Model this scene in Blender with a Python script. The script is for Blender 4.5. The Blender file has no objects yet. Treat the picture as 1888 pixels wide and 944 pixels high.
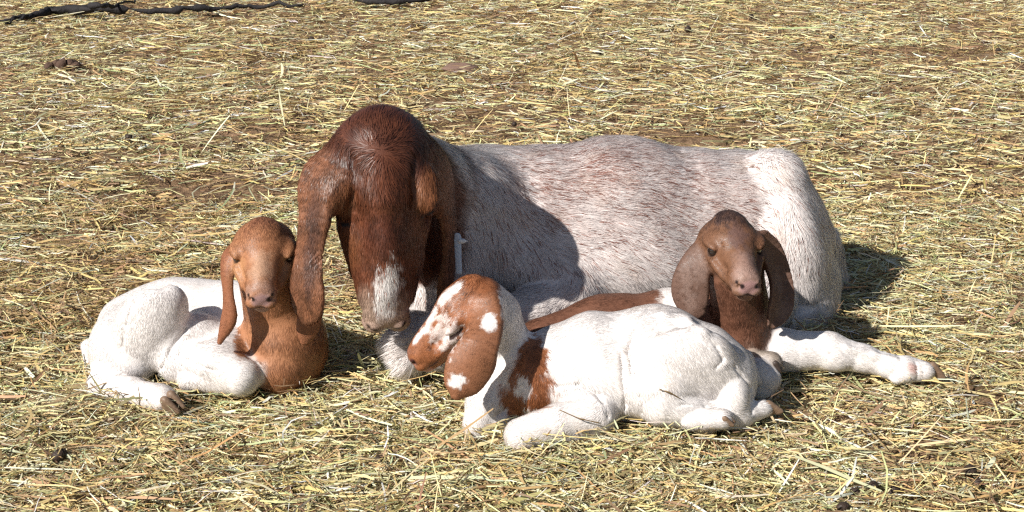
import bpy, math, random, time, os
import numpy as np
from mathutils import Vector, Matrix
T0 = time.time()
PREVIEW = os.environ.get('PREVIEW') == '1'
sc = bpy.context.scene
col = sc.collection
# ------------------------------------------------------------------ camera
CAM_H, PITCH, FPX = 1.08, math.radians(19.0), 2600.0
cam = bpy.data.cameras.new('camera'); camo = bpy.data.objects.new('camera', cam); col.objects.link(camo)
camo.location = (0, 0, CAM_H); camo.rotation_euler = (math.pi/2-PITCH, 0, 0)
cam.sensor_width = 36.0; cam.lens = 36.0*FPX/1888.0; cam.clip_start = 0.05; cam.clip_end = 3000
sc.camera = camo
# ------------------------------------------------------------------ light
SUN_EL, SUN_AZ = math.radians(37), math.radians(50)     # azimuth: angle to the left of "towards the camera"
sdir = Vector((-math.sin(SUN_AZ)*math.cos(SUN_EL), -math.cos(SUN_AZ)*math.cos(SUN_EL), math.sin(SUN_EL)))
sl = bpy.data.lights.new('sun', 'SUN'); sl.energy = 5.0; sl.angle = math.radians(0.5); sl.color = (1.0, 0.955, 0.89)
so = bpy.data.objects.new('sun', sl); col.objects.link(so); so.rotation_euler = sdir.to_track_quat('Z', 'Y').to_euler()
w = bpy.data.worlds.new('World'); sc.world = w; w.use_nodes = True
nt = w.node_tree; nt.nodes.clear()
sky = nt.nodes.new('ShaderNodeTexSky'); sky.sky_type = 'NISHITA'; sky.sun_disc = False
sky.sun_elevation = SUN_EL; sky.sun_rotation = math.atan2(sdir.x, sdir.y)
bg = nt.nodes.new('ShaderNodeBackground'); bg.inputs['Strength'].default_value = 0.05
wo = nt.nodes.new('ShaderNodeOutputWorld')
nt.links.new(sky.outputs[0], bg.inputs[0]); nt.links.new(bg.outputs[0], wo.inputs[0])
sc.view_settings.view_transform = 'Standard'; sc.view_settings.look = 'None'
sc.view_settings.exposure = 0.38; sc.view_settings.gamma = 1; sc.view_settings.use_curve_mapping = False
sc.cycles.use_denoising = False
sc.cycles.filter_width = 1.3
sc.cycles.max_bounces = 6; sc.cycles.diffuse_bounces = 2

# ------------------------------------------------------------------ helpers
rng = np.random.default_rng(7)
CF = np.array([0, math.cos(PITCH), -math.sin(PITCH)]); CU = np.array([0, math.sin(PITCH), math.cos(PITCH)])
def ray(px, py):
    d = CF + np.array([1, 0, 0])*(px-944)/FPX + CU*(472-py)/FPX
    return d
def W(px, py, Y):
    "where the line of sight through a measured photo point meets the vertical plane y = Y"
    d = ray(px, py); t = Y/d[1]
    return np.array([0, 0, CAM_H])+d*t
def G(px, py, z=0.0):
    d = ray(px, py); t = (z-CAM_H)/d[2]
    return np.array([0, 0, CAM_H])+d*t
def nrm(v):
    v = np.asarray(v, float); return v/np.linalg.norm(v)
_S = np.random.default_rng(3)
_ND = _S.normal(size=(10, 3)); _ND /= np.linalg.norm(_ND, axis=1)[:, None]; _NP = _S.uniform(0, 6.28, 10); _NF = _S.uniform(0.6, 1.7, 10)
def noise(p, f, seed=0, n=2):
    "smooth gradient noise, about -1..1"
    p = np.asarray(p, np.float32)*np.float32(f)*1.6+np.float32(seed*17.37); o = np.zeros(len(p), np.float32); am = 1.0
    rot = np.array([[.36, .48, -.8], [-.8, .6, 0], [.48, .64, .6]], np.float32)
    for _ in range(n):
        p = p@rot+np.float32(3.1); i = np.floor(p).astype(np.int64); q = p-i; u = q*q*q*(q*(q*6-15)+10); acc = 0
        for a in (0, 1):
            for b in (0, 1):
                for c in (0, 1):
                    h = ((i[:, 0]+a)*73856093) ^ ((i[:, 1]+b)*19349663) ^ ((i[:, 2]+c)*83492791)
                    h = (h*1103515245+12345) & 0x7fffffff; h = (h ^ (h >> 13))*48271 & 0x7fffffff
                    g = ((h & 1023)/511.5-1)*(q[:, 0]-a)+(((h >> 10) & 1023)/511.5-1)*(q[:, 1]-b)+(((h >> 20) & 1023)/511.5-1)*(q[:, 2]-c)
                    acc = acc+g*(u[:, 0] if a else 1-u[:, 0])*(u[:, 1] if b else 1-u[:, 1])*(u[:, 2] if c else 1-u[:, 2])
        o += (acc*am*2.1).astype(np.float32); am *= .5; p = p*2.03
    return o
def wavy(p, f, seed=0, n=5):
    o = np.zeros(len(p), np.float32)
    for i in range(n):
        j = (i+seed) % 10; k = (i*3+seed) % 10
        o += np.sin((p@_ND[j].astype(np.float32))*np.float32(f*_NF[k]*6.28)+np.float32(_NP[k]+seed)+1.3*np.sin((p@_ND[(j+4) % 10].astype(np.float32))*np.float32(f*3.1)))
    return o/np.float32(n*0.62)

class Sculpt:
    """soft-blended solid, later turned into ONE continuous mesh"""
    def __init__(s): s.rc = []; s.pr = []; s.paints = []; s.lo = np.full(3, 9e9); s.hi = np.full(3, -9e9)
    def _add(s, kind, par, k, op, flow, colr, hl, reach):
        s.pr.append((kind, par, k, op, None if flow is None else nrm(flow), colr, hl)); s.rc.append(reach)
        if op == '+':
            for c, r in reach:
                s.lo = np.minimum(s.lo, c-r); s.hi = np.maximum(s.hi, c+r)
    def ell(s, c, r, k=.01, R=None, op='+', flow=None, col=None, hl=1.0):
        c = np.asarray(c, float); r = np.asarray(r, float); R = np.eye(3) if R is None else R
        s._add('e', (c, r, R), k, op, flow, col, hl, [(c, r.max())])
    def cone(s, a, b, r1, r2, k=.01, op='+', flat=None, fs=1.0, flow=None, col=None, hl=1.0):
        a = np.asarray(a, float); b = np.asarray(b, float)
        if flow is None: flow = b-a
        s._add('c', (a, b, r1, r2, None if flat is None else nrm(flat), fs), k, op, flow, col, hl, [(a, r1), (b, r2)])
    def limb(s, pts, k=.01, kin=.006, **kw):
        for i in range(len(pts)-1):
            s.cone(pts[i][0], pts[i+1][0], pts[i][1], pts[i+1][1], k=(k if i == 0 else kin), **kw)
    def sheet(s, P, Wd, Th, N, cup=0.0, k=.006, col=None, hl=.3):
        "an ear: a curved leaf along points P with half widths Wd, half thickness Th, facing N"
        P, Wd, Th, N = (np.array(q, float) for q in (P, Wd, Th, N))
        def cr(A, m=4):
            A = np.concatenate([2*A[:1]-A[1:2], A, 2*A[-1:]-A[-2:-1]]); o = []
            for i in range(1, len(A)-2):
                for t in np.arange(m)/m:
                    a, b_, c, d = A[i-1:i+3]; o.append(.5*(2*b_+(c-a)*t+(2*a-5*b_+4*c-d)*t*t+(3*b_-a-3*c+d)*t**3))
            return np.array(o+[A[-2]])
        P, Wd, Th, N = cr(P), np.maximum(cr(Wd), .003), cr(Th), cr(N)
        s._add('s', (P, Wd, Th, np.array([nrm(n) for n in N]), cup), k, '+', P[-1]-P[0], col, hl, [(p, w_+.02) for p, w_ in zip(P, Wd)])
    @staticmethod
    def _prim(kind, par, p):
        if kind == 'e':
            c, r, R = par
            q = (p-c.astype(np.float32))@R.astype(np.float32)
            a = q/r.astype(np.float32); k0 = np.sqrt((a*a).sum(1))+1e-7; b = a/r.astype(np.float32); k1 = np.sqrt((b*b).sum(1))+1e-6
            return k0*(k0-1)/k1
        if kind == 'c':
            a, b, r1, r2, fl, fs = par
            ba = (b-a).astype(np.float32); pa = p-a.astype(np.float32)
            h = np.clip(pa@ba/max(ba@ba, 1e-12), 0, 1); off = pa-h[:, None]*ba; r = r1+(r2-r1)*h
            if fl is None: return np.sqrt((off*off).sum(1))-r
            f = fl.astype(np.float32); on = off@f; o2 = np.maximum((off*off).sum(1)-on*on, 0)
            k0 = np.sqrt((on/(r*fs))**2+o2/(r*r))+1e-7; k1 = np.sqrt((on/(r*fs)**2)**2+o2/(r**4))+1e-6
            return k0*(k0-1)/k1
        if kind == 's':
            P, Wd, Th, N, cup = par
            best = np.full(len(p), 9e9, np.float32)
            for i in range(len(P)-1):
                ba = (P[i+1]-P[i]).astype(np.float32); pa = p-P[i].astype(np.float32)
                h = np.clip(pa@ba/max(ba@ba, 1e-12), 0, 1); off = pa-h[:, None]*ba
                wv = Wd[i]+(Wd[i+1]-Wd[i])*h; th = Th[i]+(Th[i+1]-Th[i])*h
                nn = N[i]+(N[i+1]-N[i])*h[:, None]; t = ba/np.linalg.norm(ba)
                nn = nn-(nn@t)[:, None]*t; nn /= np.linalg.norm(nn, axis=1)[:, None]+1e-9
                sd = np.cross(nn, t[None, :]); sd /= np.linalg.norm(sd, axis=1)[:, None]+1e-9
                lat = (off*sd).sum(1); al = off@t; no = (off*nn).sum(1)+cup*lat*lat/np.maximum(wv, .004)
                e = np.maximum(np.abs(lat)-(wv-th), 0)
                d = np.sqrt(e*e+no*no+al*al)-th
                best = np.minimum(best, d.astype(np.float32))
            return best
    def d(s, p, cull=True):
        p = p.astype(np.float32); D = None; b0, b1 = p.min(0), p.max(0); D = np.full(len(p), .09, np.float32)
        for (kind, par, k, op, fl, c, hl), rc in zip(s.pr, s.rc):
            if cull:
                q0 = np.min([c_-r_ for c_, r_ in rc], 0); q1 = np.max([c_+r_ for c_, r_ in rc], 0)
                if np.linalg.norm(np.maximum(np.maximum(q0-b1, b0-q1), 0)) > (.075 if op == '+' else .01): continue
            di = s._prim(kind, par, p)
            if op == '+':
                h = np.clip(.5+.5*(D-di)/k, 0, 1); D = D+(di-D)*h-k*h*(1-h)
            else:
                di = -di; h = np.clip(.5-.5*(D-di)/k, 0, 1); D = D+(di-D)*h+k*h*(1-h)
        if s.lump: D = D+np.float32(s.lump)*wavy(p, s.lumpf, 1, 4)
        return D
    def surf(s, px, py):
        "where the line of sight meets the solid as built so far"
        o = np.array([0, 0, CAM_H]); d_ = nrm(ray(px, py)); t = np.arange(1.9, 3.4, .004); P = o+t[:, None]*d_; D = s.d(P, False)
        i = int(np.argmax(D < 0)); return P[i] if D[i] < 0 else P[int(D.argmin())]
    def groove(s, pts, r=.003, k=.012):
        "a fold in the skin"
        Q = [s.surf(*p) for p in pts]
        for i in range(len(Q)-1): s.cone(Q[i], Q[i+1], r, r, k=k, op='-')
    def ridge(s, pts, r=.005, k=.012, col=None):
        Q = [s.surf(*p) for p in pts]
        for i in range(len(Q)-1): s.cone(Q[i], Q[i+1], r, r, k=k, flow=None, col=col)
    lump = 0.0; lumpf = 12
    def mesh(s, vox):
        if PREVIEW: vox *= 1.5
        B = 8
        lo = s.lo-vox*4; n = np.ceil((s.hi-lo+vox*4)/vox/B).astype(int)
        # the two-level evaluation: block centres, then the blocks near the surface
        gx, gy, gz = [np.arange(m) for m in n]
        bc = np.stack(np.meshgrid(gx, gy, gz, indexing='ij'), -1).reshape(-1, 3)
        cd = s.d(lo+(bc+.5)*B*vox, False)
        act = np.abs(cd) < vox*B*1.15+.004
        D = np.repeat(np.repeat(np.repeat(np.where(cd < 0, -1, 1).astype(np.float32).reshape(n), B, 0), B, 1), B, 2)
        ab = bc[act]; loc = np.stack(np.meshgrid(*[np.arange(B)]*3, indexing='ij'), -1).reshape(-1, 3)
        mk = (ab//6)@np.array([10000, 100, 1]); ab = ab[np.argsort(mk, kind='stable')]; mk = np.sort(mk)
        cuts = np.flatnonzero(np.diff(mk))+1
        for ch in np.split(ab, cuts):
            ix = (ch[:, None, :]*B+loc[None]).reshape(-1, 3)
            D[ix[:, 0], ix[:, 1], ix[:, 2]] = s.d(lo+ix*vox)
        I = D < 0
        cnt = np.zeros(np.array(D.shape)-1, np.int8)
        for a in (0, 1):
            for b in (0, 1):
                for c in (0, 1):
                    cnt += I[a:I.shape[0]-1+a, b:I.shape[1]-1+b, c:I.shape[2]-1+c]
        cx = np.argwhere((cnt > 0) & (cnt < 8)); idm = np.full(cnt.shape, -1, np.int32); idm[cx[:, 0], cx[:, 1], cx[:, 2]] = np.arange(len(cx))
        acc = np.zeros((len(cx), 3)); m = np.zeros(len(cx))
        cor = [(a, b, c) for a in (0, 1) for b in (0, 1) for c in (0, 1)]
        val = {c: D[cx[:, 0]+c[0], cx[:, 1]+c[1], cx[:, 2]+c[2]] for c in cor}
        for c0 in cor:
            for ax in range(3):
                if c0[ax]: continue
                c1 = list(c0); c1[ax] = 1; c1 = tuple(c1)
                a, b = val[c0], val[c1]; x = (a < 0) != (b < 0)
                t = np.where(x, a/np.where(x, a-b, 1), 0)
                pt = np.array(c0, float)[None]+t[:, None]*np.eye(3)[ax][None]
                acc[x] += pt[x]; m[x] += 1
        V = lo+(cx+acc/m[:, None])*vox
        F = []
        for ax in range(3):
            u, v = [(1, 2), (2, 0), (0, 1)][ax]
            sl0 = [slice(1, None)]*3; sl0[ax] = slice(0, -1); sl1 = [slice(1, None)]*3; sl1[ax] = slice(1, None)
            A = I[tuple(sl0)]; Bq = I[tuple(sl1)]
            e = np.argwhere(A != Bq); of = np.ones(3, int); of[ax] = 0; g = e+of
            ok = (g < np.array(cnt.shape)).all(1)  # stay inside
            e = e[ok]; g = g[ok]
            du = np.zeros(3, int); du[u] = 1; dv = np.zeros(3, int); dv[v] = 1
            q = np.stack([idm[tuple((g-du-dv).T)], idm[tuple((g-dv).T)], idm[tuple(g.T)], idm[tuple((g-du).T)]], 1)
            fl = ~A[tuple(e.T)]
            q[fl] = q[fl][:, ::-1]; F.append(q)
        F = np.concatenate(F); F = F[(F >= 0).all(1)]
        # drop floating crumbs: keep the largest connected piece
        lab = np.arange(len(V))
        for _ in range(400):
            mn = lab[F].min(1); l2 = lab.copy(); np.minimum.at(l2, F.ravel(), np.repeat(mn, 4)); l2 = l2[l2]; l2 = l2[l2]
            if (l2 == lab).all(): break
            lab = l2
        bc_ = np.bincount(lab); root = bc_.argmax(); print('pieces', sorted(bc_[bc_ > 0])[-4:]); keep = lab == root
        rm = np.cumsum(keep)-1; F = rm[F[keep[F].all(1)]]; V = V[keep]
        # one or two projection steps towards the true surface, plus normals from the field
        e = vox*.5
        key = (V//.05).astype(int)@np.array([10000, 100, 1]); order = np.argsort(key, kind='stable'); cu = np.flatnonzero(np.diff(key[order]))+1; grp = np.split(order, cu)
        def part(P):
            o = np.empty(len(P), np.float32)
            for ii in grp: o[ii] = s.d(P[ii])
            return o
        def grad(P):
            g = np.stack([part(P+np.eye(3)[i]*e)-part(P-np.eye(3)[i]*e) for i in range(3)], 1)
            return g/(np.linalg.norm(g, axis=1)[:, None]+1e-9)
        N = grad(V); V = V-N*np.clip(part(V), -vox*.5, vox*.5)[:, None]
        for _ in range(2):
            sm = np.zeros_like(V); ct = np.zeros(len(V))
            for i in range(4):
                for j in (1, 3):
                    for ax in range(3): sm[:, ax] += np.bincount(F[:, i], V[F[:, (i+j) % 4], ax], len(V))
                    ct += np.bincount(F[:, i], minlength=len(V))
            V = V*.45+.55*sm/np.maximum(ct, 1)[:, None]
        fn = np.cross(V[F[:, 2]]-V[F[:, 0]], V[F[:, 3]]-V[F[:, 1]]); N2 = np.zeros_like(V)
        for i in range(4):
            for ax in range(3): N2[:, ax] += np.bincount(F[:, i], fn[:, ax], len(V))
        N = N2/(np.linalg.norm(N2, axis=1)[:, None]+1e-12)*np.sign((N2*N).sum())
        s.V, s.F, s.N = V, F, N
        s._attrs()
        return V, F, N
    def _attrs(s):
        p = s.V.astype(np.float32); Wt = np.zeros(len(p)); fl = np.zeros((len(p), 3)); C = np.zeros((len(p), 3)); CW = np.zeros(len(p)); H = np.zeros(len(p))
        pj = p+np.stack([noise(p, 22, 3), noise(p, 25, 5), noise(p, 21, 8)], 1)*.006
        for kind, par, k, op, f, c, hl in s.pr:
            if op != '+': continue
            di = s._prim(kind, par, p); a = np.exp(-np.maximum(di, -.02)/.012)
            if f is not None: fl += a[:, None]*f; Wt += a
            if c is not None:
                dj = s._prim(kind, par, pj); b = np.exp(-np.clip(dj, -.02, .3)/.0035); C += b[:, None]*np.array(c); CW += b; H += b*hl
        s.flow = fl/(np.linalg.norm(fl, axis=1)[:, None]+1e-6); s.C = C/(CW[:, None]+1e-30); s.H = H/(CW+1e-30)
    def snap(s, p): return s.V[((s.V-p)**2).sum(1).argmin()]
    def hitp(s, px, py):
        "surface point of this animal seen at a photo point"
        o = np.array([0, 0, CAM_H]); d = nrm(ray(px, py)); q = s.V-o; t = q@d; off = np.linalg.norm(q-t[:, None]*d, axis=1)
        m = off < .006
        if not m.any(): return s.V[off.argmin()]
        i = np.where(m)[0]; return s.V[i[t[i].argmin()]]
    def paint(s, c, r, colr, soft=.25, jag=.25, hl=None, f=30, seed=2, face=None, amt=1.0, shadeonly=None):
        "markings of the coat: an uneven patch round c"
        c = np.asarray(c, float); r = np.asarray(r, float)
        q0 = np.linalg.norm((s.V-c)/r, axis=1); nr = np.flatnonzero(q0 < 1+soft+jag*2.2); a = np.zeros(len(s.V))
        if not len(nr): return
        q = q0[nr]+jag*noise(s.V[nr], f, seed)+jag*.6*noise(s.V[nr], f*3.1, seed+2)
        a[nr] = np.clip((1-q)/soft+.5, 0, 1)*amt
        if face is not None: a = a*np.clip((s.N@nrm(face))*4+.5, 0, 1)
        s.C = s.C*(1-a[:, None])+np.array(colr)*a[:, None]
        if hl is not None: s.H = s.H*(1-a)+hl*a

def mkmesh(name, V, F3=None, F4=None, mat=None, C=None, parent=None, smooth=True, N=None, link=True):
    me = bpy.data.meshes.new(name); V = np.ascontiguousarray(V, np.float32)
    n3 = 0 if F3 is None else len(F3); n4 = 0 if F4 is None else len(F4)
    me.vertices.add(len(V)); me.vertices.foreach_set('co', V.ravel())
    li = np.concatenate([x.ravel() for x in (F3, F4) if x is not None]).astype(np.int32)
    st = np.concatenate([np.arange(n3)*3, n3*3+np.arange(n4)*4]).astype(np.int32)
    me.loops.add(len(li)); me.loops.foreach_set('vertex_index', li)
    me.polygons.add(n3+n4); me.polygons.foreach_set('loop_start', st)
    me.polygons.foreach_set('use_smooth', np.full(n3+n4, smooth, bool))
    me.update(calc_edges=True)
    if C is not None:
        at = me.color_attributes.new('coat', 'FLOAT_COLOR', 'POINT')
        at.data.foreach_set('color', np.concatenate([C, np.ones((len(C), 1))], 1).astype(np.float32).ravel())
    if N is not None: me.normals_split_custom_set_from_vertices(np.ascontiguousarray(N, np.float32))
    if mat: me.materials.append(mat)
    if not link: return me
    o = bpy.data.objects.new(name, me); col.objects.link(o)
    if parent: o.parent = parent
    return o
def tag(o, label=None, cat=None, group=None, kind=None):
    if label: o['label'] = label
    if cat: o['category'] = cat
    if group: o['group'] = group
    if kind: o['kind'] = kind
    return o
def empty(name, loc):
    o = bpy.data.objects.new(name, None); col.objects.link(o); o.location = loc; o.empty_display_size = .05; return o
def adopt(ch, par):
    ch.parent = par; ch.matrix_parent_inverse = Matrix.Translation(par.location).inverted()

def mat_new(name):
    m = bpy.data.materials.new(name); m.use_nodes = True; n = m.node_tree; return m, n, n.nodes['Principled BSDF']
def mat_attr(name, rough=.6, spec=.35, bump=0, bscale=400, var=.0, sheen=0.0, vscale=60, sss=0):
    m, n, b = mat_new(name); a = n.nodes.new('ShaderNodeAttribute'); a.attribute_name = 'coat'
    b.inputs['Roughness'].default_value = rough; b.inputs['Specular IOR Level'].default_value = spec
    src = a.outputs['Color']; tc = n.nodes.new('ShaderNodeTexCoord')
    if var:
        nz = n.nodes.new('ShaderNodeTexNoise'); nz.inputs['Scale'].default_value = vscale; nz.inputs['Detail'].default_value = 5
        n.links.new(tc.outputs['Object'], nz.inputs['Vector'])
        mr = n.nodes.new('ShaderNodeMapRange'); mr.inputs[3].default_value = 1-var; mr.inputs[4].default_value = 1+var
        n.links.new(nz.outputs['Fac'], mr.inputs[0])
        mx = n.nodes.new('ShaderNodeVectorMath'); mx.operation = 'SCALE'
        n.links.new(src, mx.inputs[0]); n.links.new(mr.outputs[0], mx.inputs['Scale']); src = mx.outputs[0]
    n.links.new(src, b.inputs['Base Color'])
    if sheen: b.inputs['Sheen Weight'].default_value = sheen
    if bump:
        nz = n.nodes.new('ShaderNodeTexNoise'); nz.inputs['Scale'].default_value = bscale; nz.inputs['Detail'].default_value = 4
        n.links.new(tc.outputs['Object'], nz.inputs['Vector'])
        bp = n.nodes.new('ShaderNodeBump'); bp.inputs['Strength'].default_value = .5; bp.inputs['Distance'].default_value = bump
        n.links.new(nz.outputs['Fac'], bp.inputs['Height']); n.links.new(bp.outputs[0], b.inputs['Normal'])
    return m
M_skin = mat_attr('goat_skin', .6, .3, .0015, 500, .12)
M_hair = mat_attr('goat_hair', .42, .5)
def let_through(m, w_, k):
    "thin hair and straw let a little light through"
    n = m.node_tree; b = n.nodes['Principled BSDF']; t = n.nodes.new('ShaderNodeBsdfTranslucent'); mx = n.nodes.new('ShaderNodeMixShader'); mx.inputs[0].default_value = w_
    n.links.new(b.inputs['Base Color'].links[0].from_socket, t.inputs[0]); n.links.new(b.outputs[0], mx.inputs[1]); n.links.new(t.outputs[0], mx.inputs[2]); n.links.new(mx.outputs[0], n.nodes['Material Output'].inputs[0])
let_through(M_hair, .20, 1)
M_straw = mat_attr('straw', .55, .35); let_through(M_straw, .06, 1)
def mat_plain(name, c, rough=.5, spec=.5, coat=0, bump=0, bscale=300):
    m, n, b = mat_new(name); b.inputs['Base Color'].default_value = (*c, 1); b.inputs['Roughness'].default_value = rough
    b.inputs['Specular IOR Level'].default_value = spec; b.inputs['Coat Weight'].default_value = coat
    tc = n.nodes.new('ShaderNodeTexCoord'); nz = n.nodes.new('ShaderNodeTexNoise'); nz.inputs['Scale'].default_value = bscale
    n.links.new(tc.outputs['Object'], nz.inputs['Vector'])
    mix = n.nodes.new('ShaderNodeMix'); mix.data_type = 'RGBA'; mix.inputs[6].default_value = (*[x*.75 for x in c], 1); mix.inputs[7].default_value = (*[min(1, x*1.2) for x in c], 1)
    n.links.new(nz.outputs['Fac'], mix.inputs[0]); n.links.new(mix.outputs[2], b.inputs['Base Color'])
    if bump:
        bp = n.nodes.new('ShaderNodeBump'); bp.inputs['Distance'].default_value = bump; n.links.new(nz.outputs['Fac'], bp.inputs['Height']); n.links.new(bp.outputs[0], b.inputs['Normal'])
    return m
M_eye = mat_plain('eye_dark', (.02, .012, .008), .08, .6, 1.0)
M_hoof = mat_plain('hoof_horn', (.20, .13, .085), .5, .4, bump=.001, bscale=150)
M_dhoof = mat_plain('hoof_dark', (.05, .035, .028), .5, .4, bump=.001, bscale=150)

def fur(sk, name, parent, n, length, width, rise=.25, cvar=.18, alt=None, clump=.35, minz=.004, grav=.25, seed=1, nsoft=.12):
    """short lying hair: one tapered blade per hair, following the coat's direction"""
    if PREVIEW: return None
    r = np.random.default_rng(seed); V, F, N = sk.V, sk.F, sk.N
    A = np.linalg.norm(np.cross(V[F[:, 2]]-V[F[:, 0]], V[F[:, 3]]-V[F[:, 1]]), axis=1)*(V[F[:, 0], 2] > minz)*np.clip(sk.H[F[:, 0]]*3, 0, 1)/np.clip(sk.H[F[:, 0]], .35, 1)
    fi = r.choice(len(F), n, p=A/A.sum()); u, v = r.random((2, n)); a, b, c, d = [F[fi, i] for i in range(4)]
    w4 = np.stack([(1-u)*(1-v), u*(1-v), u*v, (1-u)*v], 1)
    def ip(X): return sum((X[q].T*w4[:, i]).T for i, q in enumerate((a, b, c, d)))
    P = ip(V); Nn = ip(N); Nn /= np.linalg.norm(Nn, axis=1)[:, None]; Fl = ip(sk.flow); Cc = ip(sk.C); Hh = ip(sk.H)
    Fl = Fl+np.array([0, 0, -grav])
    Fl = Fl+clump*np.stack([noise(P, 14, 2), noise(P, 16, 4), noise(P, 15, 6)], 1)+clump*.6*np.stack([noise(P, 60, 1), noise(P, 66, 7), noise(P, 63, 5)], 1)
    Fl = Fl+r.normal(size=(n, 3))*.13
    Fl -= (Fl*Nn).sum(1)[:, None]*Nn; Fl /= np.linalg.norm(Fl, axis=1)[:, None]+1e-6
    L = length*Hh*(.65+.7*r.random(n)); rs = rise*(.4+1.2*r.random(n))*(1+.5*noise(P, 40, 4))
    D1 = Fl+Nn*rs[:, None]; D1 /= np.linalg.norm(D1, axis=1)[:, None]
    D2 = Fl+Nn*(rs*.25)[:, None]; D2 /= np.linalg.norm(D2, axis=1)[:, None]
    S = np.cross(D1, Nn); S /= np.linalg.norm(S, axis=1)[:, None]+1e-6
    wd = width*(.6+.8*r.random(n))[:, None]
    p0 = P-Nn*.0006; p1 = P+D1*(L*.5)[:, None]; p2 = p1+D2*(L*.5)[:, None]
    Vt = np.stack([p0-S*wd*.5, p0+S*wd*.5, p1+S*wd*.42, p1-S*wd*.42, p2], 1).reshape(-1, 3)
    base = np.arange(n)[:, None]*5
    F4 = base+np.array([[0, 1, 2, 3]]); F3 = base+np.array([[3, 2, 4]])
    # keep the faces' outside on the coat's outside
    g = np.cross(Vt[F4[0, 1]]-Vt[F4[0, 0]], Vt[F4[0, 3]]-Vt[F4[0, 0]])@Nn[0]
    if g < 0: F4 = F4[:, ::-1]; F3 = F3[:, ::-1]
    if alt is not None: Cc = alt(P, Cc, r)
    dk = np.clip((.5-Cc[:, 0])*4, 0, 1); lock = noise(P, 80, 3)*.34+noise(P, 24, 8)*.28
    Cc = Cc*(1+dk*lock)[:, None]
    soil = np.clip(1-P[:, 2]/.055, 0, 1)*np.clip(.45+.9*noise(P, 16, 5), 0, 1)*.55+np.clip(noise(P, 11, 7)-.35, 0, 1)*.35      # ground-in dirt, most on the legs
    soil = (soil*(1-dk)*(r.random(n)*.8+.4))[:, None]; Cc = Cc*(1-soil)+Cc*np.array([.80, .62, .44])*soil
    Cc = np.clip(Cc*(1+cvar*r.normal(size=n))[:, None], .004, .9)
    NN = Nn+nsoft*r.normal(size=(n, 1))*S+nsoft*.6*r.normal(size=(n, 1))*Fl+ .12*Fl; NN /= np.linalg.norm(NN, axis=1)[:, None]
    o = mkmesh(name, Vt, F3, F4, M_hair, np.repeat(Cc, 5, 0), parent, True, np.repeat(NN, 5, 0))
    return o
def ball(name, c, r, mat, parent, R=None, seg=20):
    r = np.ones(3)*r; th = np.linspace(0, math.pi, seg//2+1); ph = np.linspace(0, 2*math.pi, seg, endpoint=False)
    V = np.array([[math.sin(t)*math.cos(p), math.sin(t)*math.sin(p), math.cos(t)] for t in th for p in ph])*r
    if R is not None: V = V@np.asarray(R).T
    V = V+c; F = np.array([[i*seg+j, (i+1)*seg+j, (i+1)*seg+(j+1) % seg, i*seg+(j+1) % seg] for i in range(seg//2) for j in range(seg)])
    return mkmesh(name, V, None, F, mat, None, parent)

WHITE = (.80, .755, .73)
PINK = (.42, .24, .20)
def basis(f, u):
    f = nrm(f); u = np.asarray(u, float); u = nrm(u-(u@f)*f); x = np.cross(f, u); return np.stack([x, f, u], 1)   # local x, y (to the nose), z (to the brow)

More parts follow.
